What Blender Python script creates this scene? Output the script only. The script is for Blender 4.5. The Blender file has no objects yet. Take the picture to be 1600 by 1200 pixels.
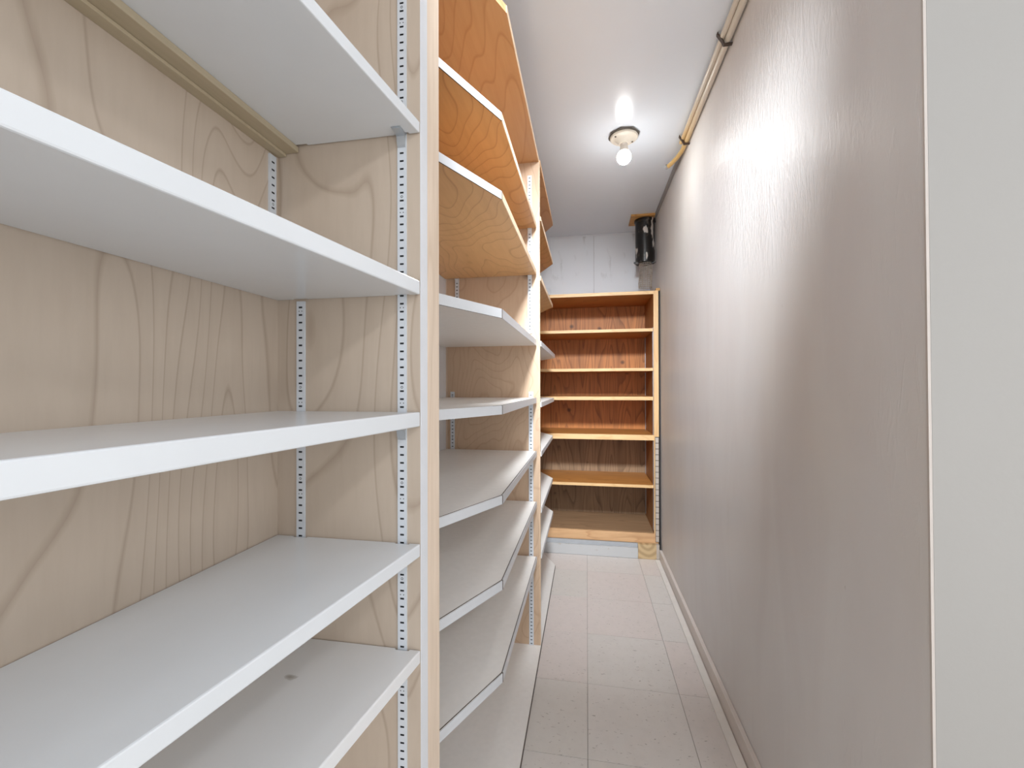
import bpy, bmesh, math, random
from mathutils import Vector, Matrix
random.seed(7)
SC = bpy.context.scene
COL = SC.collection

# ------------------------------------------------------------------ camera
def cam_axes():
    yaw, pitch, roll = .1749, .0054, -.0023
    def ray(r, up, w):
        sr, cr = math.sin(roll), math.cos(roll); r, up = r*cr-up*sr, r*sr+up*cr
        sp, cp = math.sin(pitch), math.cos(pitch); w, up = w*cp-up*sp, w*sp+up*cp
        s, c = math.sin(yaw), math.cos(yaw)
        return Vector((r*c-w*s, r*s+w*c, up))
    return ray(1, 0, 0), ray(0, 1, 0), ray(0, 0, 1)
cd = bpy.data.cameras.new('camera'); cam = bpy.data.objects.new('camera', cd); COL.objects.link(cam)
cd.sensor_width = 36; cd.sensor_fit = 'HORIZONTAL'; cd.lens = 659.5351/1600*36; cd.clip_start = .02
_r, _u, _f = cam_axes()
cam.matrix_world = Matrix(((_r.x, _u.x, -_f.x, 0), (_r.y, _u.y, -_f.y, 0), (_r.z, _u.z, -_f.z, 1.042), (0, 0, 0, 1)))
SC.camera = cam

# ------------------------------------------------------------------ light and exposure
W = bpy.data.worlds.new('world'); SC.world = W; W.use_nodes = True
W.node_tree.nodes['Background'].inputs[0].default_value = (.97, .98, .99, 1)
W.node_tree.nodes['Background'].inputs[1].default_value = 1.48
BULB_STRENGTH = 185
def area(name, loc, target, size, power, col):
    l = bpy.data.lights.new(name, 'AREA'); l.shape = 'DISK'; l.size = size; l.energy = power; l.color = col
    o = bpy.data.objects.new(name, l); COL.objects.link(o); o.location = loc
    o.rotation_euler = (Vector(target)-Vector(loc)).to_track_quat('-Z', 'Y').to_euler()
    return o
area('room_lamp', (.75, -1.0, 2.09), (.2, .4, .9), .18, 6.0, (.97, .98, 1))   # the lamp of the room the photographer stands in
area('aisle_fill', (.04, .42, 2.07), (.04, 2.5, .80), .22, 8.9, (.93, .985, 1.04)).data.spread = math.radians(66)   # added fill light with no fixture, unseen overhead, aimed down the aisle
SC.cycles.max_bounces = 24; SC.cycles.diffuse_bounces = 20; SC.cycles.glossy_bounces = 8
vs = SC.view_settings
vs.view_transform = 'Standard'; vs.look = 'None'; vs.gamma = 1; vs.use_curve_mapping = False; vs.exposure = 0.47
SC.display_settings.display_device = 'sRGB'

# ------------------------------------------------------------------ materials
def lin(c):
    return tuple(((v/255)/12.92 if v/255 <= .04045 else ((v/255+.055)/1.055)**2.4) for v in c)+(1,)
class N:
    def __init__(s, name):
        s.m = bpy.data.materials.new(name); s.m.use_nodes = True; s.t = s.m.node_tree
        s.b = s.t.nodes['Principled BSDF']
    def n(s, typ, **kw):
        x = s.t.nodes.new(typ)
        for k, v in kw.items():
            if k in x.inputs: x.inputs[k].default_value = v
            else: setattr(x, k, v)
        return x
    def l(s, a, b): s.t.links.new(a, b)
    def coord(s, scale, loc=(0, 0, 0), rot=(0, 0, 0), kind='Object'):
        tc = s.n('ShaderNodeTexCoord'); mp = s.n('ShaderNodeMapping')
        mp.inputs['Scale'].default_value = scale; mp.inputs['Location'].default_value = loc; mp.inputs['Rotation'].default_value = rot
        s.l(tc.outputs[kind], mp.inputs[0]); return mp.outputs[0]
    def noise(s, vec, scale=1, detail=2, rough=.5, dist=0):
        x = s.n('ShaderNodeTexNoise'); x.inputs['Scale'].default_value = scale; x.inputs['Detail'].default_value = detail
        x.inputs['Roughness'].default_value = rough; x.inputs['Distortion'].default_value = dist
        s.l(vec, x.inputs['Vector']); return x.outputs[0]
    def math(s, op, a, b=None, clamp=False):
        x = s.n('ShaderNodeMath'); x.operation = op; x.use_clamp = clamp
        for i, v in enumerate((a, b)):
            if v is None: continue
            if isinstance(v, (int, float)): x.inputs[i].default_value = v
            else: s.l(v, x.inputs[i])
        return x.outputs[0]
    def ramp(s, fac, stops):
        x = s.n('ShaderNodeValToRGB'); e = x.color_ramp.elements
        while len(e) < len(stops): e.new(.5)
        for k, (p, c) in zip(e, stops): k.position = p; k.color = c
        s.l(fac, x.inputs[0]); return x.outputs[0]
    def mix(s, fac, a, b, blend='MIX'):
        x = s.n('ShaderNodeMix'); x.data_type = 'RGBA'; x.blend_type = blend
        for i, v in ((0, fac), (6, a), (7, b)):
            if isinstance(v, (int, float, tuple)): x.inputs[i].default_value = v
            else: s.l(v, x.inputs[i])
        return x.outputs[2]
    def bump(s, h, strength, dist=.01):
        x = s.n('ShaderNodeBump'); x.inputs['Strength'].default_value = strength; x.inputs['Distance'].default_value = dist
        s.l(h, x.inputs['Height']); s.l(x.outputs[0], s.b.inputs['Normal'])
    def fin(s, col, rough=.5, metal=0, spec=.5):
        if isinstance(col, tuple): s.b.inputs['Base Color'].default_value = col
        else: s.l(col, s.b.inputs['Base Color'])
        s.b.inputs['Roughness'].default_value = rough; s.b.inputs['Metallic'].default_value = metal
        s.b.inputs['Specular IOR Level'].default_value = spec
        return s.m

def plain(name, c, rough=.5, metal=0, spec=.5, var=.04, vs_=30):
    a = N(name); nz = a.noise(a.coord((1, 1, 1)), vs_, 3)
    lo = tuple(v*(1-var) for v in lin(c)[:3])+(1,); hi = tuple(min(1, v*(1+var)) for v in lin(c)[:3])+(1,)
    return a.fin(a.ramp(nz, [(.3, lo), (.7, hi)]), rough, metal, spec)

def wood(name, c, dark, scale, k=10, rough=.4, line=.55, fibre=(60, 60, 4), spec=.4, knots=0, loc=(0, 0, 0), blotch=.12, width=.16, fib=.9, det=1.6):
    """cathedral grain: level lines of a slow noise stretched along the grain, plus fine fibres"""
    a = N(name); v = a.coord(scale, loc)
    big = a.noise(v, 1, det, .42, .25)
    ph = a.math('FRACT', a.math('MULTIPLY', big, k))
    ln = a.ramp(ph, [(0, (1, 1, 1, 1)), (width, (.16, .16, .16, 1)), (width+.35, (0, 0, 0, 1)), (.93, (0, 0, 0, 1)), (1, (.8, .8, .8, 1))])
    fb = a.noise(a.coord(fibre), 1, 3, .6)
    soft = a.noise(a.coord(tuple(q*1.3 for q in scale), (3, 5, 7)), 1, 2)
    col = a.mix(a.math('MULTIPLY', ln, line), lin(c), lin(dark))
    col = a.mix(a.math('MULTIPLY', a.math('SUBTRACT', fb, .42, True), fib, True), col, lin(dark))
    sh = a.ramp(soft, [(.3, (1-blotch, 1-blotch, 1-blotch, 1)), (.7, (1, 1, 1, 1))])
    col = a.mix(1.0, col, sh, 'MULTIPLY')
    if knots:
        vo = a.n('ShaderNodeTexVoronoi'); vo.inputs['Scale'].default_value = knots; a.l(a.coord((1, .8, 1), (.37, .2, .1)), vo.inputs['Vector'])
        kn = a.ramp(vo.outputs[0], [(0, (1, 1, 1, 1)), (.06, (.8, .8, .8, 1)), (.13, (0, 0, 0, 1))])
        col = a.mix(a.math('MULTIPLY', kn, .75), col, lin(tuple(q*.35 for q in dark)))
    a.bump(fb, .08, .002)
    return a.fin(col, rough, 0, spec)

M = {}
M['maple'] = wood('greyed_maple', (192, 177, 161), (142, 122, 103), (1.7, 2.1, .6), 38, .42, .46, (70, 70, 9), blotch=.07, width=.10, fib=.3, det=2.4)
M['maple_edge'] = wood('pale_maple_edge', (214, 195, 176), (174, 148, 122), (25, 25, 1.2), 3, .42, .3, (160, 160, 6))
M['cleat'] = wood('cleat_wood', (186, 172, 146), (150, 132, 106), (4, .8, 6), 6, .45, .3, (60, 4, 60))
M['birch'] = wood('birch_ply', (200, 173, 147), (158, 126, 97), (2.4, 2.4, 1.5), 30, .45, .34, (90, 90, 10), knots=4.2, width=.14, fib=.5, det=2.6)
M['amber_ply'] = wood('amber_ply', (210, 166, 115), (146, 98, 54), (2.6, 1.2, 2.6), 28, .38, .45, (60, 6, 60), knots=3.6, width=.10, fib=.5, det=2.6)
M['amber_top'] = wood('amber_ply_smooth', (206, 162, 118), (166, 112, 66), (3.4, .7, 3.4), 24, .38, .42, (70, 4, 70), width=.12, fib=.5, det=2.4)
M['pale_edge'] = wood('birch_edge', (228, 202, 172), (190, 154, 112), (8, 8, 8), 4, .45, .3, (20, 20, 20))  # pale birch for the front edges, lighter than the panels
M['pine'] = wood('pine_edge', (232, 194, 142), (196, 146, 92), (3, 12, 12), 5, .45, .35, (5, 60, 60))
M['pine_up'] = wood('pine_stile', (230, 192, 142), (194, 146, 94), (12, 12, 1.6), 4, .45, .35, (60, 60, 5))
M['fir_board'] = wood('amber_fir_shelf', (196, 134, 70), (142, 84, 36), (2, 9, 9), 6, .4, .45, (6, 60, 60))
M['fir_back'] = wood('bounce_warmed_fir_back', (214, 140, 76), (120, 68, 34), (7, 7, .9), 16, .5, .55, (60, 60, 4), blotch=.3, width=.3, knots=7, fib=1.0)  # upper back: orange of the warm bounce light put into the wood colour
M['fir_back_low'] = wood('unwarmed_fir_back', (168, 138, 108), (98, 76, 56), (7, 7, .9), 16, .55, .55, (60, 60, 4), blotch=.3, width=.3, knots=9, fib=1.0)  # lower back: greyer copy of the fir, left without the painted warm bounce
M['fir_floor'] = wood('worn_bookcase_floor', (164, 132, 100), (110, 82, 58), (1, 7, 7), 10, .55, .4, (4, 60, 60))
M['fir_side'] = wood('fir_side', (176, 124, 74), (124, 78, 40), (8, 8, 1.2), 6, .45, .4, (60, 60, 4))
M['old_pine'] = wood('worn_pine_rail', (216, 174, 130), (170, 118, 74), (2, 20, 20), 6, .55, .45, (8, 60, 60))
M['plate_pine'] = wood('plate_pine', (206, 156, 88), (160, 106, 50), (4, 14, 4), 5, .45, .5, (6, 50, 6))
M['white'] = plain('white_enamel_shelf', (218, 221, 224), .2, 0, .5, .012, 12)
M['laminate'] = plain('grey_white_laminate', (234, 231, 227), .33, 0, .5, .02, 60)
M['band'] = plain('white_laminate_band', (203, 205, 208), .35, 0, .5, .015, 60)
M['seam'] = plain('dark_laminate_core', (84, 74, 66), .6)
M['melamine'] = plain('white_melamine', (216, 218, 222), .4, 0, .5, .015)
M['metal'] = plain('white_coated_steel', (208, 214, 221), .35, .15, .5, .02)
M['slot'] = plain('slot_shadow_steel', (46, 50, 54), .7)
M['clip'] = plain('zinc_clip', (186, 192, 198), .35, .6)
M['strip'] = plain('painted_strip', (226, 222, 216), .45, 0, .5, .03)
M['mid_grey'] = plain('mid_grey_matte', (150, 150, 150), .7)
M['black'] = plain('black_gap', (34, 31, 29), .8)
M['bulb_neck'] = plain('bulb_collar', (206, 198, 188), .4)
M['porcelain'] = plain('aged_porcelain', (214, 207, 194), .3)
M['boxsteel'] = plain('dark_box_steel', (112, 106, 98), .5, .3)
M['clamp'] = plain('dark_clamp', (74, 60, 50), .45, .3)
M['wire'] = plain('galvanised_wire', (182, 172, 160), .45, .35, .5, .25, 60)
M['toe_rail'] = plain('blue_grey_rail', (170, 173, 177), .5)
M['slotted'] = plain('greyed_strip', (186, 176, 166), .5, .1)

def m_stain_shelf():
    a = N('white_enamel_stained'); v = a.coord((1, 1, 1), kind='Object')
    sub = a.n('ShaderNodeVectorMath'); sub.operation = 'SUBTRACT'; a.l(v, sub.inputs[0]); sub.inputs[1].default_value = STAIN
    sc = a.n('ShaderNodeMapping'); sc.inputs['Rotation'].default_value = (0, 0, -.5); sc.inputs['Scale'].default_value = (44, 90, 0); a.l(sub.outputs[0], sc.inputs[0])
    ln = a.n('ShaderNodeVectorMath'); ln.operation = 'LENGTH'; a.l(sc.outputs[0], ln.inputs[0])
    nz = a.noise(v, 90, 3)
    r = a.math('ADD', ln.outputs['Value'], a.math('MULTIPLY', nz, .9))
    f = a.ramp(r, [(.6, (.62, .62, .62, 1)), (1.2, (.16, .16, .16, 1)), (1.7, (0, 0, 0, 1))])
    col = a.mix(f, lin((222, 222, 222)), lin((120, 108, 88)))
    return a.fin(col, .35)
STAIN = (0, 0, 0)

def m_wall_right():
    a = N('cream_gloss_paint_over_plaster')
    v1 = a.noise(a.coord((1, 3.2, .8)), 2.2, 4, .55, .6)          # broad vertical drags
    v2 = a.noise(a.coord((1, 1.6, 1.2), (2, 3, 4)), 1.6, 2, .5, .3)   # slow waves
    v3 = a.noise(a.coord((1, 22, 5)), 2.0, 3, .6, 1.2)         # drips and ridges
    v4 = a.noise(a.coord((70, 70, 70)), 2.5, 2, .5)               # roller stipple
    patch = a.ramp(a.noise(a.coord((1, 1.5, 1.1), (0, .7, .15)), 1.3, 2), [(.46, (0, 0, 0, 1)), (.62, (1, 1, 1, 1))])
    v5 = a.noise(a.coord((1, 11, 2.6), (3, 1, 8)), 2.0, 3, .55, .5)   # trowel drags
    near = a.ramp(a.noise(a.coord((1, 1.2, 1.0), (6, 2, 3)), 1.2, 2), [(.40, (.25, .25, .25, 1)), (.60, (1, 1, 1, 1))])
    h = a.math('ADD', a.math('MULTIPLY', v1, .30), a.math('MULTIPLY', v2, .8))
    h = a.math('ADD', h, a.math('MULTIPLY', a.math('MULTIPLY', v5, near), .17))
    ridge = a.math('MULTIPLY', a.ramp(v3, [(.55, (0, 0, 0, 1)), (.64, (1, 1, 1, 1))]), patch)
    h = a.math('ADD', h, a.math('MULTIPLY', ridge, .07))
    h = a.math('ADD', h, a.math('MULTIPLY', v4, .03))
    gr = a.n('ShaderNodeTexGradient'); gr.gradient_type = 'SPHERICAL'            # the badly patched area high on the wall
    a.l(a.coord((0, 1.55, 2.3), (0, .93, -3.96)), gr.inputs[0])
    v6 = a.noise(a.coord((1, 26, 6.5), (1, 4, 2)), 2.0, 4, .62, 1.6)
    v7 = a.noise(a.coord((1, 60, 34), (2, 4, 2)), 2.0, 2, .5, .5)
    rag = a.math('ADD', a.ramp(v6, [(.42, (0, 0, 0, 1)), (.66, (1, 1, 1, 1))]), a.math('MULTIPLY', v7, .22))
    h = a.math('ADD', h, a.math('MULTIPLY', a.math('MULTIPLY', rag, a.math('POWER', gr.outputs[1], .7)), .42))
    a.bump(h, .26, .012)
    st = a.ramp(v1, [(.35, lin((217, 213, 211))), (.6, lin((221, 218, 216)))])
    yel = a.math('MULTIPLY', a.ramp(a.noise(a.coord((1, 1.4, .8), (4, 1, 2)), 1.3, 3), [(.5, (0, 0, 0, 1)), (.72, (1, 1, 1, 1))]), .3)
    col = a.mix(yel, st, lin((214, 203, 186)))
    fleck = a.ramp(a.noise(a.coord((1, 30, 12), (7, 7, 7)), 2.0, 2), [(.78, (0, 0, 0, 1)), (.84, (.5, .5, .5, 1))])
    col = a.mix(fleck, col, lin((150, 136, 120)))
    return a.fin(col, .38, 0, .13)
M['wall_right'] = m_wall_right()

def m_paint(name, c, rough, spec=.5, scuff=0, bump=.05):
    a = N(name); v = a.noise(a.coord((1, 1, 1)), 2.5, 3)
    f = a.noise(a.coord((40, 40, 40)), 3, 2)
    col = a.ramp(v, [(.3, lin(tuple(q-3 for q in c))), (.7, lin(c))])
    if scuff:
        s_ = a.ramp(a.noise(a.coord((3, 3, 1.2), (1, 2, 5)), 6, 4, .6), [(.60, (0, 0, 0, 1)), (.75, (scuff, scuff, scuff, 1))])
        col = a.mix(s_, col, lin((150, 148, 146)))
    a.bump(f, bump, .003)
    return a.fin(col, rough, 0, spec)
M['ceiling'] = m_paint('white_gloss_ceiling', (233, 242, 252), .22, .5, 0, .015)
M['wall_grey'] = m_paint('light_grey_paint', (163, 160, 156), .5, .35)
M['wall_white'] = m_paint('white_panelling', (228, 232, 237), .5, .35, .35)
M['wall_plain'] = m_paint('white_wall', (220, 218, 214), .55)
M['bead'] = plain('cream_corner_bead', (196, 187, 180), .45)
M['baseboard'] = m_paint('painted_baseboard', (216, 207, 200), .4)

def m_tile():
    a = N('speckled_vinyl_tile')
    oi = a.n('ShaderNodeObjectInfo')
    base = a.ramp(oi.outputs['Random'], [(0, lin((213, 208, 202))), (.5, lin((215, 211, 206))), (1, lin((217, 208, 203)))])
    cb = a.n('ShaderNodeVectorMath'); cb.operation = 'ADD'; a.l(a.coord((1, 1, 1)), cb.inputs[0])
    cv = a.n('ShaderNodeCombineXYZ'); a.l(a.math('MULTIPLY', oi.outputs['Random'], 37), cv.inputs[0]); a.l(a.math('MULTIPLY', oi.outputs['Random'], 91), cv.inputs[1]); a.l(cv.outputs[0], cb.inputs[1])
    mp = a.n('ShaderNodeMapping'); mp.inputs['Scale'].default_value = (70, 150, 60); mp.inputs['Rotation'].default_value = (0, 0, .12); a.l(cb.outputs[0], mp.inputs[0])
    s1 = a.ramp(a.noise(mp.outputs[0], 1, 2, .5, .4), [(.66, (0, 0, 0, 1)), (.74, (.75, .75, .75, 1))])
    s2 = a.ramp(a.noise(cb.outputs[0], 26, 4, .6), [(.45, (0, 0, 0, 1)), (.75, (.22, .22, .22, 1))])
    col = a.mix(s1, base, lin((150, 143, 136)))
    col = a.mix(s2, col, lin((192, 186, 180)))
    return a.fin(col, .38, 0, .4)
M['tile'] = m_tile()
M['grout'] = plain('dark_tile_joint', (150, 142, 134), .8)

def m_pipe():
    a = N('black_pipe_scuffed')
    f = a.ramp(a.noise(a.coord((1, 1, .5)), 26, 4, .65), [(.56, (0, 0, 0, 1)), (.66, (.55, .55, .55, 1))])
    g = a.ramp(a.noise(a.coord((1, 1, .4), (5.3, 2.6, 1)), 24, 2, .5), [(.60, (0, 0, 0, 1)), (.64, (1, 1, 1, 1))])
    col = a.mix(f, lin((24, 22, 21)), lin((120, 112, 104)))
    col = a.mix(g, col, lin((206, 198, 190)))
    return a.fin(col, .28)
M['pipe'] = m_pipe()

def m_conduit():
    a = N('almond_tube_aged')
    sp = a.n('ShaderNodeSeparateXYZ'); tc = a.n('ShaderNodeTexCoord'); a.l(tc.outputs['Object'], sp.inputs[0])
    f = a.math('MULTIPLY', a.math('SUBTRACT', a.math('ADD', sp.outputs[1], a.math('MULTIPLY', a.noise(a.coord((20, 6, 20)), 1, 2), .2)), .28), 3.2, True)
    col = a.mix(f, lin((220, 212, 198)), lin((212, 178, 118)))
    return a.fin(col, .3)
M['conduit'] = m_conduit()

def m_block():
    a = N('end_grain_block')
    w = a.n('ShaderNodeTexWave'); w.wave_type = 'RINGS'; w.rings_direction = 'Y'
    w.inputs['Scale'].default_value = 9; w.inputs['Distortion'].default_value = 3; w.inputs['Detail'].default_value = 2
    a.l(a.coord((1, 1, 1), (0, 0, -.05)), w.inputs['Vector'])
    col = a.ramp(w.outputs[1], [(.1, lin((172, 146, 108))), (.8, lin((196, 170, 130)))])
    return a.fin(col, .6)
M['endgrain'] = m_block()

def m_toe():
    a = N('chipped_white_toe_paint')
    f = a.ramp(a.noise(a.coord((3, 3, 7), (.3, 0, .2)), 4, 4, .6), [(.62, (0, 0, 0, 1)), (.68, (1, 1, 1, 1))])
    return a.fin(a.mix(a.math('MULTIPLY', f, .7), lin((190, 190, 190)), lin((166, 152, 124))), .5)
M['toe'] = m_toe()

def m_bulb():
    a = N('glowing_bulb_glass')
    a.b.inputs['Base Color'].default_value = (1, 1, 1, 1)
    a.b.inputs['Emission Color'].default_value = (1, .99, .97, 1)
    tc = a.n('ShaderNodeTexCoord'); sp = a.n('ShaderNodeSeparateXYZ'); a.l(tc.outputs['Object'], sp.inputs[0])   # an LED dome: bright below, weak towards its collar
    g = a.ramp(a.math('MULTIPLY', sp.outputs[2], 20), [(.12, (1, 1, 1, 1)), (.58, (.075, .075, .075, 1))])
    a.l(a.math('MULTIPLY', g, BULB_STRENGTH), a.b.inputs['Emission Strength'])
    return a.m
M['bulb'] = m_bulb()

# ------------------------------------------------------------------ mesh helpers
class MB:
    def __init__(s): s.v = []; s.f = []; s.mi = []
    def add(s, vs_, fs, mi=0):
        b = len(s.v); s.v += [tuple(p) for p in vs_]; s.f += [tuple(b+i for i in f) for f in fs]; s.mi += [mi]*len(fs)
        return s
    def box(s, x0, x1, y0, y1, z0, z1, mi=0):
        return s.prism([(x0, y0), (x1, y0), (x1, y1), (x0, y1)], z0, z1, mi)
    def prism(s, poly, z0, z1, mi=0, axis='z'):
        area_ = sum(poly[i][0]*poly[(i+1) % len(poly)][1]-poly[(i+1) % len(poly)][0]*poly[i][1] for i in range(len(poly)))
        if area_ < 0: poly = poly[::-1]
        n = len(poly)
        vs_ = [(x, y, z0) for x, y in poly]+[(x, y, z1) for x, y in poly]
        if axis == 'x': vs_ = [(z, x, y) for x, y, z in vs_]      # poly given in (y, z), extruded along x
        if axis == 'y': vs_ = [(y, z, x) for x, y, z in vs_]      # poly given in (z, x), extruded along y
        fs = [tuple(range(n-1, -1, -1)), tuple(range(n, 2*n))]+[(i, (i+1) % n, n+(i+1) % n, n+i) for i in range(n)]
        return s.add(vs_, fs, mi)
    def lathe(s, prof, c, n=28, mi=0, sq=1):
        """prof: (r, z) from top to bottom or the reverse"""
        vs_ = []
        for r, z in prof:
            for k in range(n):
                a = 2*math.pi*k/n; vs_.append((c[0]+r*math.cos(a), c[1]+r*math.sin(a), c[2]+z))
        fs = []
        up = prof[-1][1] > prof[0][1]
        for j in range(len(prof)-1):
            for k in range(n):
                q = (j*n+k, j*n+(k+1) % n, (j+1)*n+(k+1) % n, (j+1)*n+k)
                fs.append(q if up else q[::-1])
        m = (len(prof)-1)*n
        fs.append(tuple(range(n-1, -1, -1)) if up else tuple(range(n)))
        fs.append(tuple(range(m, m+n)) if up else tuple(range(m+n-1, m-1, -1)))
        return s.add(vs_, fs, mi)
    def tube(s, pts, r, n=10, mi=0):
        pts = [Vector(p) for p in pts]; vs_ = []; N_ = len(pts)
        for i, p in enumerate(pts):
            t = (pts[min(i+1, N_-1)]-pts[max(i-1, 0)]).normalized()
            ref = Vector((0, 0, 1)) if abs(t.z) < .9 else Vector((1, 0, 0))
            a = t.cross(ref).normalized(); b = a.cross(t).normalized()
            for k in range(n):
                an = 2*math.pi*k/n; vs_.append(p+a*math.cos(an)*r+b*math.sin(an)*r)
        fs = []
        for i in range(N_-1):
            for k in range(n): fs.append((i*n+k, i*n+(k+1) % n, (i+1)*n+(k+1) % n, (i+1)*n+k))
        fs.append(tuple(range(n-1, -1, -1))); fs.append(tuple(range((N_-1)*n, N_*n)))
        return s.add(vs_, fs, mi)
    def build(s, name, mats, parent=None, origin=None, bevel=0, smooth=False):
        if not isinstance(mats, (list, tuple)): mats = [mats]
        xs = list(zip(*s.v))
        if origin is None: origin = ((min(xs[0])+max(xs[0]))/2, (min(xs[1])+max(xs[1]))/2, min(xs[2]))
        O = Vector(origin)
        me = bpy.data.meshes.new(name); me.from_pydata([tuple(Vector(p)-O) for p in s.v], [], s.f); me.update()
        for m in mats: me.materials.append(m)
        for p, i in zip(me.polygons, s.mi): p.material_index = i; p.use_smooth = smooth
        bm = bmesh.new(); bm.from_mesh(me); bmesh.ops.recalc_face_normals(bm, faces=bm.faces); bm.to_mesh(me); bm.free()
        o = bpy.data.objects.new(name, me); COL.objects.link(o)
        if parent is not None:
            o.parent = parent; O = O-WORLD[parent]
            WORLD[o] = O+WORLD[parent]
        else: WORLD[o] = O.copy()
        o.location = O
        if bevel:
            b = o.modifiers.new('bevel', 'BEVEL'); b.width = bevel; b.segments = 2; b.limit_method = 'ANGLE'; b.angle_limit = math.radians(30)
        if smooth:
            e = o.modifiers.new('split', 'EDGE_SPLIT'); e.split_angle = math.radians(40)
        return o
WORLD = {}
def empty(name, loc):
    o = bpy.data.objects.new(name, None); COL.objects.link(o); o.location = loc; o.empty_display_size = .05; WORLD[o] = Vector(loc); return o
def tag(o, label, cat, group=None):
    o['label'] = label; o['category'] = cat
    if group: o['group'] = group
    return o
def struct(o, label=None):
    o['kind'] = 'structure'
    if label: o['label'] = label
    return o

# ------------------------------------------------------------------ room shell
CZ = 2.132          # ceiling height
XW = .443           # right wall
YE = .643           # where the right wall ends and turns towards the outer room
XK = -.5727         # face of the units' backs
YB = 3.09           # back wall
YC = 2.6766         # bookcase front
P = .3048; Y0 = 1.4467*1.042

fl = struct(MB().box(-.75, 2.2, -1.6, 3.25, -.06, -.004).build('floor', M['grout']), 'pale speckled vinyl tile floor')
tile_me = {}
def tile(x0, x1, y0, y1):
    key = (round(x1-x0, 3), round(y1-y0, 3))
    if key not in tile_me:
        g = .0007; w, h = x1-x0, y1-y0
        o = MB().prism([(g, g), (w-g, g), (w-g, h-g), (g, h-g)], -.0035, 0).build('tile', M['tile'], fl, (0, 0, -.0035))
        tile_me[key] = o.data
    else:
        o = bpy.data.objects.new('tile', tile_me[key]); COL.objects.link(o); o.parent = fl
    o.location = Vector((x0, y0, -.0035))-WORLD[fl]
for j in range(-8, 4):
    ya, yb = Y0+P*j, min(Y0+P*(j+1), 2.646)
    if yb-ya < .01: continue
    for i in range(-2, 5):
        xa, xb = P*i, P*(i+1)
        if ya > YE-.05: xb = min(xb, XW)
        if xb-xa < .01 or xa < -.7: continue
        tile(max(xa, -.60), xb, ya, yb)

ce = struct(MB().box(-.75, 2.2, -1.6, 3.25, CZ, CZ+.08).build('ceiling', M['ceiling']), 'glossy white painted ceiling')
wr = struct(MB().prism([(.651, CZ), (.635, 0), (3.25, 0), (3.25, CZ)], XW, XW+.10, 0, 'x').build('wall_right', M['wall_right'], None, (XW, 1.8, 0)), 'cream glossy painted wall with drips and trowel marks')
wn = struct(MB().prism([(.6508, CZ), (.6348, 0), (.76, 0), (.76, CZ)], XW+.1002, 2.2, 0, 'x').prism([(.6506, CZ), (.6346, 0), (.6349, 0), (.6509, CZ)], XW+.0035, XW+.1002, 0, 'x').build('wall_front', M['wall_grey']), 'light grey painted wall end nearest the viewer')
# plaster bead along the outer corner
MB().prism([(.6500, CZ), (.6340, 0), (.6375, 0), (.6535, CZ)], XW-.0008, XW+.0026, 0, 'x').build('corner_bead', M['bead'], wr)
wl = struct(MB().box(-.75, -.64, -1.6, 3.25, 0, CZ).build('wall_left', M['wall_plain']), 'white wall behind the shelving')
wb = empty('wall_back', (0, YB, 0)); struct(wb, 'white panelled back wall above the bookcase')
for x0, x1 in ((-.64, -.25), (-.25, .0545), (.0557, XW)):
    MB().box(x0, x1-.0008, YB, YB+.012, 0, CZ-.001).build('panel', M['wall_white'], wb)
MB().box(-.64, XW, YB+.012, YB+.1, 0, CZ).build('backing', M['mid_grey'], wb)
struct(MB().box(-.62, XW-.002, YB-.006, YB-.0005, CZ-.010, CZ-.0005).build('trim_3', M['wall_white'], None, None, .002), 'thin white bead where back wall meets ceiling')
struct(MB().box(XW-.014, XW-.0005, 2.05, YB-.01, CZ-.016, CZ-.0005).build('trim_2', M['mid_grey']), 'grey strip where right wall meets ceiling')  # plain grey band along the top of the right wall
struct(MB().box(XW-.015, XW-.0005, .66, 2.66, 0, .055).build('baseboard_right', M['baseboard'], None, None, .0012), 'low baseboard painted like the cream wall')
struct(MB().box(XW-.044, XW-.0175, .66, 2.635, .0002, .006).build('trim_1', M['strip'], None, None, .002), 'white strip on the floor along the cream wall')

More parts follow.
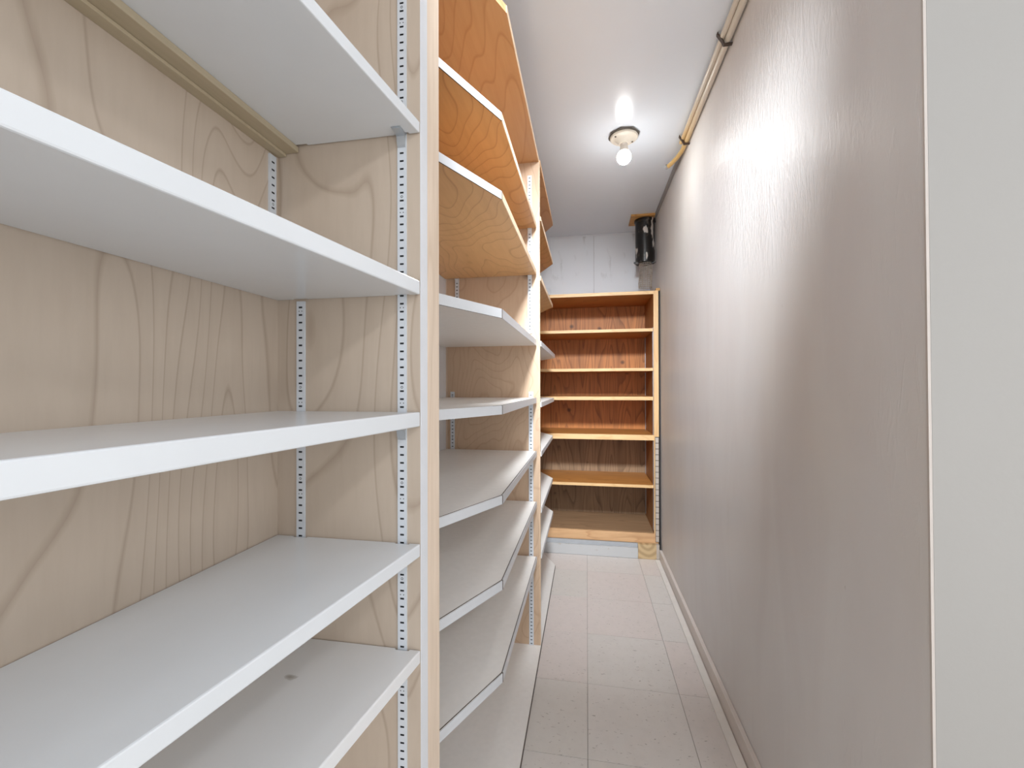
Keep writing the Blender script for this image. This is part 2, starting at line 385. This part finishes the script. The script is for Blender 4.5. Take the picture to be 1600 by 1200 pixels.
# ------------------------------------------------------------------ shelf standards
PITCH = .0141
def standard(parent, z0, z1, pos, facing, phase=1.0408, w=.0165, d=.0035, name='shelf_standard'):
    """slotted channel; pos = (u centre on the panel face, plane coordinate); facing '-y' or '+x'"""
    b = MB(); hw, sh, sw = w/2, .0016, .0036
    def tr(u, z, n):
        if facing == '-y': return (pos[0]+u, pos[1]-n, z)
        return (pos[1]+n, pos[0]+u, z)
    def quad(u0, u1, za, zb, n=d, mi=0): b.add([tr(u0, za, n), tr(u1, za, n), tr(u1, zb, n), tr(u0, zb, n)], [(0, 1, 2, 3)], mi)
    zprev = z0
    k0 = math.ceil((z0+.004-phase-PITCH/2)/PITCH); k = k0
    while True:
        zc = phase+PITCH/2+PITCH*k
        if zc > z1-.004: break
        quad(-hw, hw, zprev, zc-sh)
        quad(-hw, -sw, zc-sh, zc+sh); quad(sw, hw, zc-sh, zc+sh)
        zprev = zc+sh
        if k % 12 == 11:                       # round screw hole half way to the next slot
            c = zc+PITCH/2
            ring = [(math.cos(a)*.0024, math.sin(a)*.0024) for a in [i*math.pi/4 for i in range(8)]]
            inn = [(x*.6, y*.6) for x, y in ring]
            b.add([tr(x, c+y, d+.0001) for x, y in ring+inn], [(i, (i+1) % 8, 8+(i+1) % 8, 8+i) for i in range(8)], 1)
        if k % 12 == 9:                        # pair of nail holes
            c = zc+PITCH/2
            for u in (-.0029, .0029): quad(u-.0008, u+.0008, c-.0009, c+.0009, d+.0001, 1)
        k += 1
    quad(-hw, hw, zprev, z1)
    quad(-hw+.001, hw-.001, z0, z1, .0006, 1)
    for u in (-hw, hw): b.add([tr(u, z0, 0), tr(u, z1, 0), tr(u, z1, d), tr(u, z0, d)], [(0, 1, 2, 3)])
    for z in (z0, z1): b.add([tr(-hw, z, 0), tr(hw, z, 0), tr(hw, z, d), tr(-hw, z, d)], [(0, 1, 2, 3)])
    return b.build(name, [M['metal'], M['slot']], parent)
def clip(std, z, pos, big=False):
    """bent clip hooked into a standard just under the shelf at height z (facing -y)"""
    x, y = pos; y -= .0036
    b = MB(); z -= .0004
    if big:
        b.prism([(y, z-.001), (y-.024, z-.001), (y-.024, z-.003), (y-.006, z-.006), (y-.0025, z-.020), (y-.0005, z-.023), (y, z-.023)], x-.0075, x+.0075, 0, 'x')
        b.box(x-.0085, x+.0085, y-.025, y, z-.0012, z)
        mat = M['clip']
    else:
        b.prism([(y, z), (y-.011, z), (y-.011, z-.002), (y-.0035, z-.005), (y-.002, z-.015), (y, z-.015)], x-.007, x+.007, 0, 'x'); mat = M['metal']
    return b.build('shelf_clip', mat, std)

# ------------------------------------------------------------------ near bay with the greyed maple panels
Y1 = .706; NEAR = -.34
def front_x(y): return -.2885+(y-Y1)*.135
u1 = empty('shelving_unit', (-.43, .18, 0))
tag(u1, 'nearest shelving bay with grey-beige maple back and end panel', 'shelving unit', 'bays of built-in pantry shelving')
MB().box(-.59, XK, NEAR, Y1+.022, 0, 1.985).build('back_panel', M['maple'], u1, (XK, .2, 0))
MB().prism([(XK, Y1), (-.289, Y1), (-.2857, Y1+.022), (XK, Y1+.022)], 0, 1.985).build('end_panel', M['maple'], u1)
MB().prism([(-.289, Y1-.0004), (-.2877, Y1-.0004), (-.2844, Y1+.022), (-.2857, Y1+.022)], 0, 1.985).build('edge_band', M['melamine'], u1)
MB().box(XK, front_x(NEAR)-.005, NEAR-.02, NEAR, 0, 1.985).build('side_panel', M['maple'], u1)
MB().prism([(XK, NEAR), (front_x(NEAR), NEAR), (front_x(Y1), Y1), (XK, Y1)], 1.96, 1.985).build('top_board', M['maple'], u1)
MB().prism([(XK, NEAR), (front_x(NEAR), NEAR), (front_x(Y1), Y1), (XK, Y1)], .0, .022).build('bottom_board', M['white'], u1)
MB().box(XK, -.5535, NEAR, Y1-.001, 1.4735, 1.4788).box(XK, -.5285, NEAR, Y1-.001, 1.4790, 1.4897).build('cleat', M['cleat'], u1, None, .0006)
standard(u1, 1.2295, 1.470, (Y1-.0165, XK), '+x')
sr = standard(u1, .04, 1.2005, (-.5225, Y1), '-y', 1.0412)
sf = standard(u1, .04, 1.955, (-.3222, Y1), '-y', 1.0408)
def unit1_shelf(zt, th, mat, label, back=XK+.001):
    e = Y1-.0015
    o = MB().prism([(back, NEAR+.001), (front_x(NEAR), NEAR+.001), (front_x(e), e), (-.3095, e), (-.3095, e-.0042), (-.3345, e-.0042), (-.3345, e), (-.509, e), (-.509, e-.0042), (-.536, e-.0042), (-.536, e), (back, e)], zt-th, zt)
    o = o.build('shelf', mat, None, None, .0022)
    return tag(o, label, 'shelf', 'white shelves in the near maple bay')
unit1_shelf(1.510, .0200, M['white'], 'topmost white shelf of the nearest maple bay, its underside in view', -.552)
unit1_shelf(1.2285, .0245, M['white'], 'second white shelf from the top in the maple bay, grey underside showing')
unit1_shelf(.997, .0255, M['white'], 'white shelf just below eye level, third down in the maple bay')
unit1_shelf(.7653, .0225, M['white'], 'large white shelf at lower left, fourth down in the maple bay')
tmp = Vector((-.4677, .6039, .5787))
ctr = ((XK+.001+front_x(Y1-.0015))/2, (NEAR+.001+Y1-.0015)/2, .5787-.0225)
STAIN = (tmp.x-ctr[0], tmp.y-ctr[1], .0225)
unit1_shelf(.5787, .0225, m_stain_shelf(), 'lowest white shelf of the maple bay, with a small brown stain')
clip(sf, 1.490, (-.3222, Y1), True)
clip(sf, .9712, (-.3222, Y1), True)

# ------------------------------------------------------------------ second bay
Y2 = Y1+.022; YD = 1.674; XF = -.1945
TOPZ = 1.938
u2 = empty('shelving_unit', (-.38, 1.2, 0))
tag(u2, 'middle shelving bay between the pale maple upright and the next divider', 'shelving unit', 'bays of built-in pantry shelving')
ep = MB().prism([(XK, Y2+.0003), (-.287, Y2+.0003), (-.2737, Y2+.024), (XK, Y2+.024)], 0, 1.985).build('side_panel', M['birch'], u2)
MB().prism([(-.287, Y2+.0003), (-.2844, Y2+.0003), (-.2711, Y2+.024), (-.2737, Y2+.024)], 0, 1.985).build('edge_band', M['maple_edge'], u2)['label'] = 'pale maple edge strip'
MB().box(-.59, XK, Y2+.0245, YD, 0, TOPZ).build('back_panel', M['melamine'], u2)
MB().box(XK, XK+.006, YD-.004, YD-.0002, .014, TOPZ).build('corner_strip', M['maple_edge'], u2)
MB().box(XK, -.1850, YD, YD+.019, .0135, TOPZ).build('divider_panel', M['birch'], u2)
MB().box(-.1850, -.1830, YD, YD+.019, .0135, TOPZ).build('divider_edge', M['pale_edge'], u2)
MB().prism([(-.59, Y2+.03), (-.30, Y2+.03), (-.187, .99), (-.187, YD+.0190), (-.59, YD+.0190)], TOPZ, TOPZ+.018).build('top_board', M['amber_top'], u2)
MB().prism([(-.187, .99), (-.1855, .99), (-.1855, YD+.0190), (-.187, YD+.0190)], TOPZ, TOPZ+.018).build('top_edge', M['pale_edge'], u2)
MB().prism([(-.59, Y2+.0245), (-.30, Y2+.0245), (-.1812, .99), (-.1812, YD+.0190), (-.59, YD+.0190)], .0002, .013).build('bottom_board', M['laminate'], u2)
MB().prism([(-.1812, .90), (-.1796, .90), (-.1796, YD+.0190), (-.1812, YD+.0190)], .0002, .0122).build('bottom_edge', M['seam'], u2)
DF = standard(u2, 1.2525, 1.8844, (-.2222, YD), '-y', 1.05, .0165)
DR = standard(u2, 1.2525, 1.8844, (-.5245, YD), '-y', 1.05, .0165)
LF = standard(u2, .014, 1.0202, (-.2190, YD), '-y', 1.0, .0175)
LR = standard(u2, .014, 1.0202, (-.5445, YD), '-y', 1.0, .0175)

XA, YA = -.2995, Y2+.026        # shelf front where it meets the maple upright
XB_, YB_ = -.1950, .975         # the bend
def unit2_shelf(zb, th, kind, label, seam):
    t = .0022; e = YD-.0125
    if kind == 'amber': board, band = M['amber_ply'], M['band']
    else: board, band = M['laminate'], M['band']
    # offset of the core behind the laminated edge
    core = [(XK+.001, YA), (XA-.001, YA), (XB_-t, YB_+.001), (XF-t, e), (XK+.001, e)]
    o = MB().prism(core, zb, zb+th).build('shelf', board)
    tag(o, label, 'shelf', 'angled shelves of the middle bay')
    g = .0022
    n = Vector((.10+.0, -.2)).normalized()
    d = Vector((XB_-XA, YB_-YA)).normalized(); nn = Vector((d.y, -d.x))
    A = Vector((XA, YA)); Bp = Vector((XB_, YB_))
    MB().prism([A, Bp-d*g*.8, Bp-d*g*.8-nn*t, A-nn*t], zb-.0006, zb+th-.0003).build('edge_band', band, o)
    b2 = M['band'] if kind != 'amber' else M['pale_edge']
    MB().prism([(XB_, YB_+g*.8), (XF, e), (XF-t, e), (XB_-t, YB_+g*.8)], zb-.0006, zb+th-.0003).build('edge_band', b2, o)
    if seam:   # dark core line of the laminate along the top of the edge band and down the bend
        s_ = MB().prism([A-nn*t, Bp-nn*t, Bp-nn*(t+.0022), A-nn*(t+.0022)], zb+th-.001, zb+th+.0002)
        s_.prism([(XB_-t, YB_), (XF-t, e), (XF-t-.002, e), (XB_-t-.002, YB_)], zb+th-.001, zb+th+.0002)
    else: s_ = MB().prism([A-nn*.0002, Bp-nn*.0002, Bp-nn*t, A-nn*t], zb-.0010, zb-.0005)
    s_.prism([(XB_+.0001, YB_-g*.8), (XB_+.0001, YB_+g*.8), (XB_-t, YB_+g*.8), (XB_-t, YB_-g*.8)], zb-.0004, zb+th-.0002)
    s_.build('laminate_seam', M['seam'], o)
    return o
unit2_shelf(1.6707, .0180, 'amber', 'topmost angled shelf of the middle bay, amber wood with a white edge', False)
unit2_shelf(1.4840, .0185, 'amber', 'amber shelf with brown knots below, second from the top in the middle bay', False)
unit2_shelf(1.2032, .0215, 'grey', 'third angled shelf of the middle bay, white all over seen from below', False)
unit2_shelf(.9765, .0204, 'grey', 'white angled shelf at eye level, fourth down in the middle bay', True)
unit2_shelf(.7658, .0200, 'grey', 'fifth angled shelf of the middle bay, pale top with dark seam line', True)
unit2_shelf(.5655, .0207, 'grey', 'sixth angled shelf of the middle bay, second above its base board', True)
unit2_shelf(.3490, .0207, 'grey', 'lowest angled shelf of the middle bay, just above its base board', True)
for z in (1.6707, 1.4840):
    clip(DF, z, (-.2222, YD)); clip(DR, z, (-.5245, YD))
for z in (.9765, .7658, .5655, .3490): clip(LF, z, (-.2190, YD)); clip(LR, z, (-.5445, YD))

# ------------------------------------------------------------------ third bay
Y3 = YD+.0195; YN = 2.646
u3 = empty('shelving_unit', (-.38, 2.1, 0))
tag(u3, 'farthest shelving bay with chamfered shelf ends beside the bookcase', 'shelving unit', 'bays of built-in pantry shelving')
MB().box(-.59, XK, Y3, YN, 0, TOPZ).build('back_panel', M['melamine'], u3)
def plan3(xf, yb, y0=Y3): return [(XK+.001, y0), (xf, y0), (xf, yb), (xf-(YN-yb)*.52, YN-.001), (XK+.001, YN-.001)]
MB().prism(plan3(-.1825, 2.352, YD+.0195), TOPZ, TOPZ+.018).build('top_board', M['amber_top'], u3)
b3 = plan3(-.1812, 2.44, YD+.0195)
MB().prism([(-.1812, YD+.0195), (-.1796, YD+.0195), (-.1796, 2.44), (-.1812, 2.44)], .0002, .0122).build('bottom_edge', M['seam'], u3)
MB().prism(b3, .0002, .013).build('bottom_board', M['laminate'], u3)
MB().box(XK, -.40, YN-.018, YN, .0135, TOPZ-.001).build('end_panel', M['birch'], u3)
def unit3_shelf(zb, th, xf, yb, kind, label):
    t = .0018
    pl = plan3(xf, yb); pl[3] = (pl[3][0], YN-.0195); pl[4] = (pl[4][0], YN-.0195)
    pl[3] = (xf-(YN-.0195-yb)*.52, YN-.0195)
    cx = [(p[0], p[1]) for p in pl]; cx[1] = (xf-t, Y3+.001); cx[2] = (xf-t, yb); cx[0] = (XK+.001, Y3+.001)
    o = MB().prism(cx, zb, zb+th).build('shelf', M['amber_ply'] if kind == 'amber' else M['laminate'])
    tag(o, label, 'shelf', 'chamfered shelves of the farthest bay')
    MB().prism([(xf-t, Y3+.001), (xf, Y3+.001), (xf, yb), (xf-t, yb)], zb-.0004, zb+th-.0002).build('edge_band', M['pale_edge'] if kind == 'amber' else M['band'], o)
    return o
unit3_shelf(1.7100, .018, -.1800, 2.312, 'amber', 'amber shelf tip of the farthest bay, highest below its top board')
unit3_shelf(1.4690, .018, -.1800, 2.292, 'amber', 'amber shelf tip of the farthest bay, level with the bookcase top')
unit3_shelf(1.2032, .0215, -.1795, 2.44, 'grey', 'white shelf tip of the farthest bay that juts out past the divider above eye level')
unit3_shelf(.9580, .019, -.1790, 2.352, 'grey', 'white shelf tip of the farthest bay at eye level')
unit3_shelf(.7595, .019, -.1795, 2.266, 'grey', 'white shelf tip of the farthest bay, first below eye level')
unit3_shelf(.5330, .019, -.1795, 2.258, 'grey', 'white shelf tip of the farthest bay, second above the floor')
unit3_shelf(.3500, .019, -.1795, 2.278, 'grey', 'white shelf tip of the farthest bay, nearest to the floor')

# ------------------------------------------------------------------ bookcase across the end
BX0, BX1 = -.545, .4305; YK = 3.075
bc = empty('bookcase', (-.06, 2.88, 0))
tag(bc, 'amber wooden bookcase across the end wall with dark plywood back', 'bookcase')
MB().box(BX0, BX1, YC+.001, YK, 1.603, 1.622).build('top_board', M['fir_board'], bc)
MB().box(BX0, BX1-.0285, YC, YC+.0015, 1.602, 1.622).build('top_edge', M['pine'], bc)
MB().box(BX0+.0285, BX1-.0285, YK-.012, YK, .7205, 1.602).build('back_panel', M['fir_back'], bc)
MB().box(BX0+.0285, BX1-.0285, YK-.012, YK, .10, .7200).build('back_panel', M['fir_back_low'], bc)['label'] = 'lower back panel, greyer without the painted warm bounce'
for x0, x1, xe in ((BX0, BX0+.028, 0), (BX1-.0285, BX1, 1)):
    MB().box(x0, x1, YC+.0015, YK, .10, 1.6025).build('side_panel', M['fir_side'], bc)
    MB().box(x0, x1, YC-.0002, YC+.0012, .10, 1.622).build('stile_edge', M['pine_up'], bc)
XI0, XI1 = BX0+.0288, BX1-.0288
MB().box(XI0, XI1, YC+.014, YK-.0125, .7205, .7425).build('fixed_shelf', M['fir_board'], bc)
MB().box(XI0, XI1, YC-.001, YC+.0135, .7105, .7430).build('rail', M['pine'], bc, None, .001)
MB().box(XI0, XI1, YC+.014, YK-.0125, .122, .146).build('bottom_board', M['fir_floor'], bc)
MB().box(BX0, BX1-.004, YC-.003, YC+.0135, .087, .1455).build('bottom_rail', M['old_pine'], bc, None, .0015)
MB().box(BX0, .3025, 2.648, 2.664, .0002, .062).build('toe_board', M['toe'], bc)
MB().box(BX0, .3025, 2.661, 2.672, .0625, .0865).build('toe_rail', M['toe_rail'], bc)
MB().box(.3035, .4090, 2.646, 2.76, .0002, .0865).build('end_block', M['endgrain'], bc, (.356, 2.646, 0.04))['label'] = 'end grain block showing growth rings'
MB().box(.4100, .4270, 2.650, 2.76, .0002, .0865).build('filler_strip', M['slotted'], bc)
for y in (YC+.024, YK-.03):
    MB().box(XI1-.0022, XI1+.0002, y-.006, y+.006, .16, 1.40).build('channel_strip', M['clip'], bc)
# slotted metal strip screwed to the right stile
sl = MB().box(.4085, .4305, YC-.0035, YC-.0006, .095, .733)
sl.build('slotted_strip', M['clamp'], bc)
for i in range(18):
    z = .099+i*.0352
    MB().box(.4102, .4280, YC-.0060, YC-.0036, z, z+.0312).build('slat', M['slotted'], bc)
MB().box(.4312, .4405, YC+.012, YC+.02, .06, 1.62).build('gap_shade', M['black'], bc)  # black strip stands in for the shade between bookcase and wall
MB().box(.4190, .4415, 2.690, 2.76, 1.6235, 1.640).build('top_block', M['plate_pine'], bc)
def bc_shelf(zb, zt, y0, label):
    o = MB().box(XI0+.001, XI1-.003, y0+.0015, YK-.014, zb, zt).build('shelf', M['fir_board'])
    tag(o, label, 'shelf', 'amber shelves inside the bookcase')
    MB().box(XI0+.001, XI1-.003, y0, y0+.0014, zb, zt).build('edge_band', M['pine'], o)
bc_shelf(1.3755, 1.3935, YC+.003, 'first wooden shelf below the top of the amber bookcase')
bc_shelf(1.1340, 1.1518, YC+.003, 'second wooden shelf from the top inside the amber bookcase')
bc_shelf(.9550, .9768, YC+.003, 'third wooden shelf from the top inside the amber bookcase, at eye level')
bc_shelf(.4205, .4380, YC+.003, 'lowest loose shelf of the bookcase, its front strip brightly lit')

# ------------------------------------------------------------------ ceiling lamp
LX, LY = .1632, 1.885
lamp = empty('ceiling_lamp', (LX, LY, CZ)); tag(lamp, 'bare glowing bulb in a porcelain lampholder on the white ceiling', 'lamp')
oc = [(LX+.066*math.cos(a), LY+.066*math.sin(a)) for a in [math.pi/8+.12+i*math.pi/4 for i in range(8)]]
MB().prism(oc, CZ-.007, CZ-.0003).build('box_plate', M['boxsteel'], lamp)
MB().lathe([(.058, -.0075), (.060, -.012), (.056, -.0165), (.046, -.0175), (.036, -.021), (.027, -.032), (.0225, -.040), (.020, -.040)], (LX, LY, CZ), 36).build('lampholder', M['porcelain'], lamp, None, 0, True)
for a in (.6, .6+math.pi):
    MB().lathe([(.004, -.0165), (.004, -.0195), (.002, -.0205)], (LX+.045*math.cos(a), LY+.045*math.sin(a), CZ), 10).build('screw', M['clamp'], lamp)
MB().lathe([(.0165, -.0405), (.0165, -.047), (.0150, -.049), (.0165, -.052), (.0185, -.066), (.0215, -.073), (.0205, -.0735)], (LX, LY, CZ), 28).build('bulb_collar', M['bulb_neck'], lamp, None, 0, True)
prof = [(.0208, -.0738)]
for i in range(1, 13):
    a = math.radians(46-i*(46+88)/12); prof.append((.0305*math.cos(a), -.0955+.0305*math.sin(a)))
MB().lathe(prof, (LX, LY, CZ), 32).build('bulb', M['bulb'], lamp, None, 0, True)

# ------------------------------------------------------------------ conduit along the wall top
cd_ = empty('conduit', (.42, 1.0, 2.11)); tag(cd_, 'almond double tube clipped along the top of the cream wall', 'conduit')
def tubepath(dx, dz, tail):
    p = [(.4235+dx, y, 2.1045+dz) for y in (-.2, .3, .8, 1.3, 1.7, 1.93)]
    if tail: p += [(.4215+dx, 2.00, 2.1040+dz), (.412+dx, 2.055, 2.1035+dz), (.398+dx, 2.095, 2.101+dz), (.382+dx, 2.120, 2.097+dz)]
    else: p += [(.4225+dx, 1.955, 2.1045+dz)]
    return p
MB().tube(tubepath(-.0085, .0095, False), .0088, 12).build('tube', M['conduit'], cd_, (.42, 1.45, 2.1), 0, True)
MB().tube(tubepath(.006, -.002, True), .0098, 12).build('tube', M['conduit'], cd_, (.42, 1.45, 2.1), 0, True)
for y in (1.385, 1.925):
    MB().prism([(2.088, .4425), (2.0905, .4415-.0), (2.0905, .420), (2.1, .4165), (2.124, .4015), (2.1275, .4015), (2.1275, .3985), (2.122, .3985), (2.0985, .4135), (2.0875, .4175)], y-.006, y+.006, 0, 'y').build('clamp', M['clamp'], cd_)
MB().tube([(.385, 2.1165, 2.0955), (.378, 2.125, 2.0925)], .0108, 12).build('end_ring', M['clip'], cd_)

# ------------------------------------------------------------------ vent pipe on its wooden plate
vp = empty('vent_pipe', (.3767, 2.85, CZ)); tag(vp, 'black scuffed pipe stub with wire mesh hanging from the back ceiling corner', 'pipe')
MB().box(.283, .4415, 2.768, 2.935, CZ-.013, CZ-.0004).build('mounting_plate', M['plate_pine'], vp)
PX, PY = .3762, 2.85
MB().lathe([(.0555, 1.842), (.0605, 1.838), (.0605, 2.098), (.066, 2.104), (.066, 2.1185), (.03, 2.1185)], (PX, PY, 0), 40).build('pipe', M['pipe'], vp, (PX, PY, 1.98), 0, True)
for s_, x_ in ((-1, PX-.060), (1, PX+.052)):
    MB().prism([(1.846, x_), (1.840, x_+s_*.004), (1.843, x_+s_*.012), (1.838, x_+s_*.0125), (1.8335, x_+s_*.006), (1.831, x_-s_*.014), (1.838, x_-s_*.014)], PY-.034, PY-.010, 0, 'y').build('hook', M['pipe'], vp)
mesh = MB()
for k in range(22):
    a = 2*math.pi*k/22; pts = []
    for j in range(7):
        z = 1.86-.03*j; rr = .038+.004*math.sin(3*a+j*.9)+.0035*(j/6)*math.sin(2*a+1)
        pts.append((PX+.004+rr*math.cos(a), PY+rr*math.sin(a), z))
    mesh.tube(pts, .0015, 5)
for j in range(15):
    z = 1.858-.0125*j
    pts = []
    for k in range(25):
        a = 2*math.pi*k/24; jj = (1.86-z)/.03
        rr = .038+.004*math.sin(3*a+jj*.9)+.0035*(jj/6)*math.sin(2*a+1)
        pts.append((PX+.004+rr*math.cos(a), PY+rr*math.sin(a), z))
    mesh.tube(pts, .0013, 5)
mesh.build('wire_mesh', M['wire'], vp)['kind'] = 'stuff'
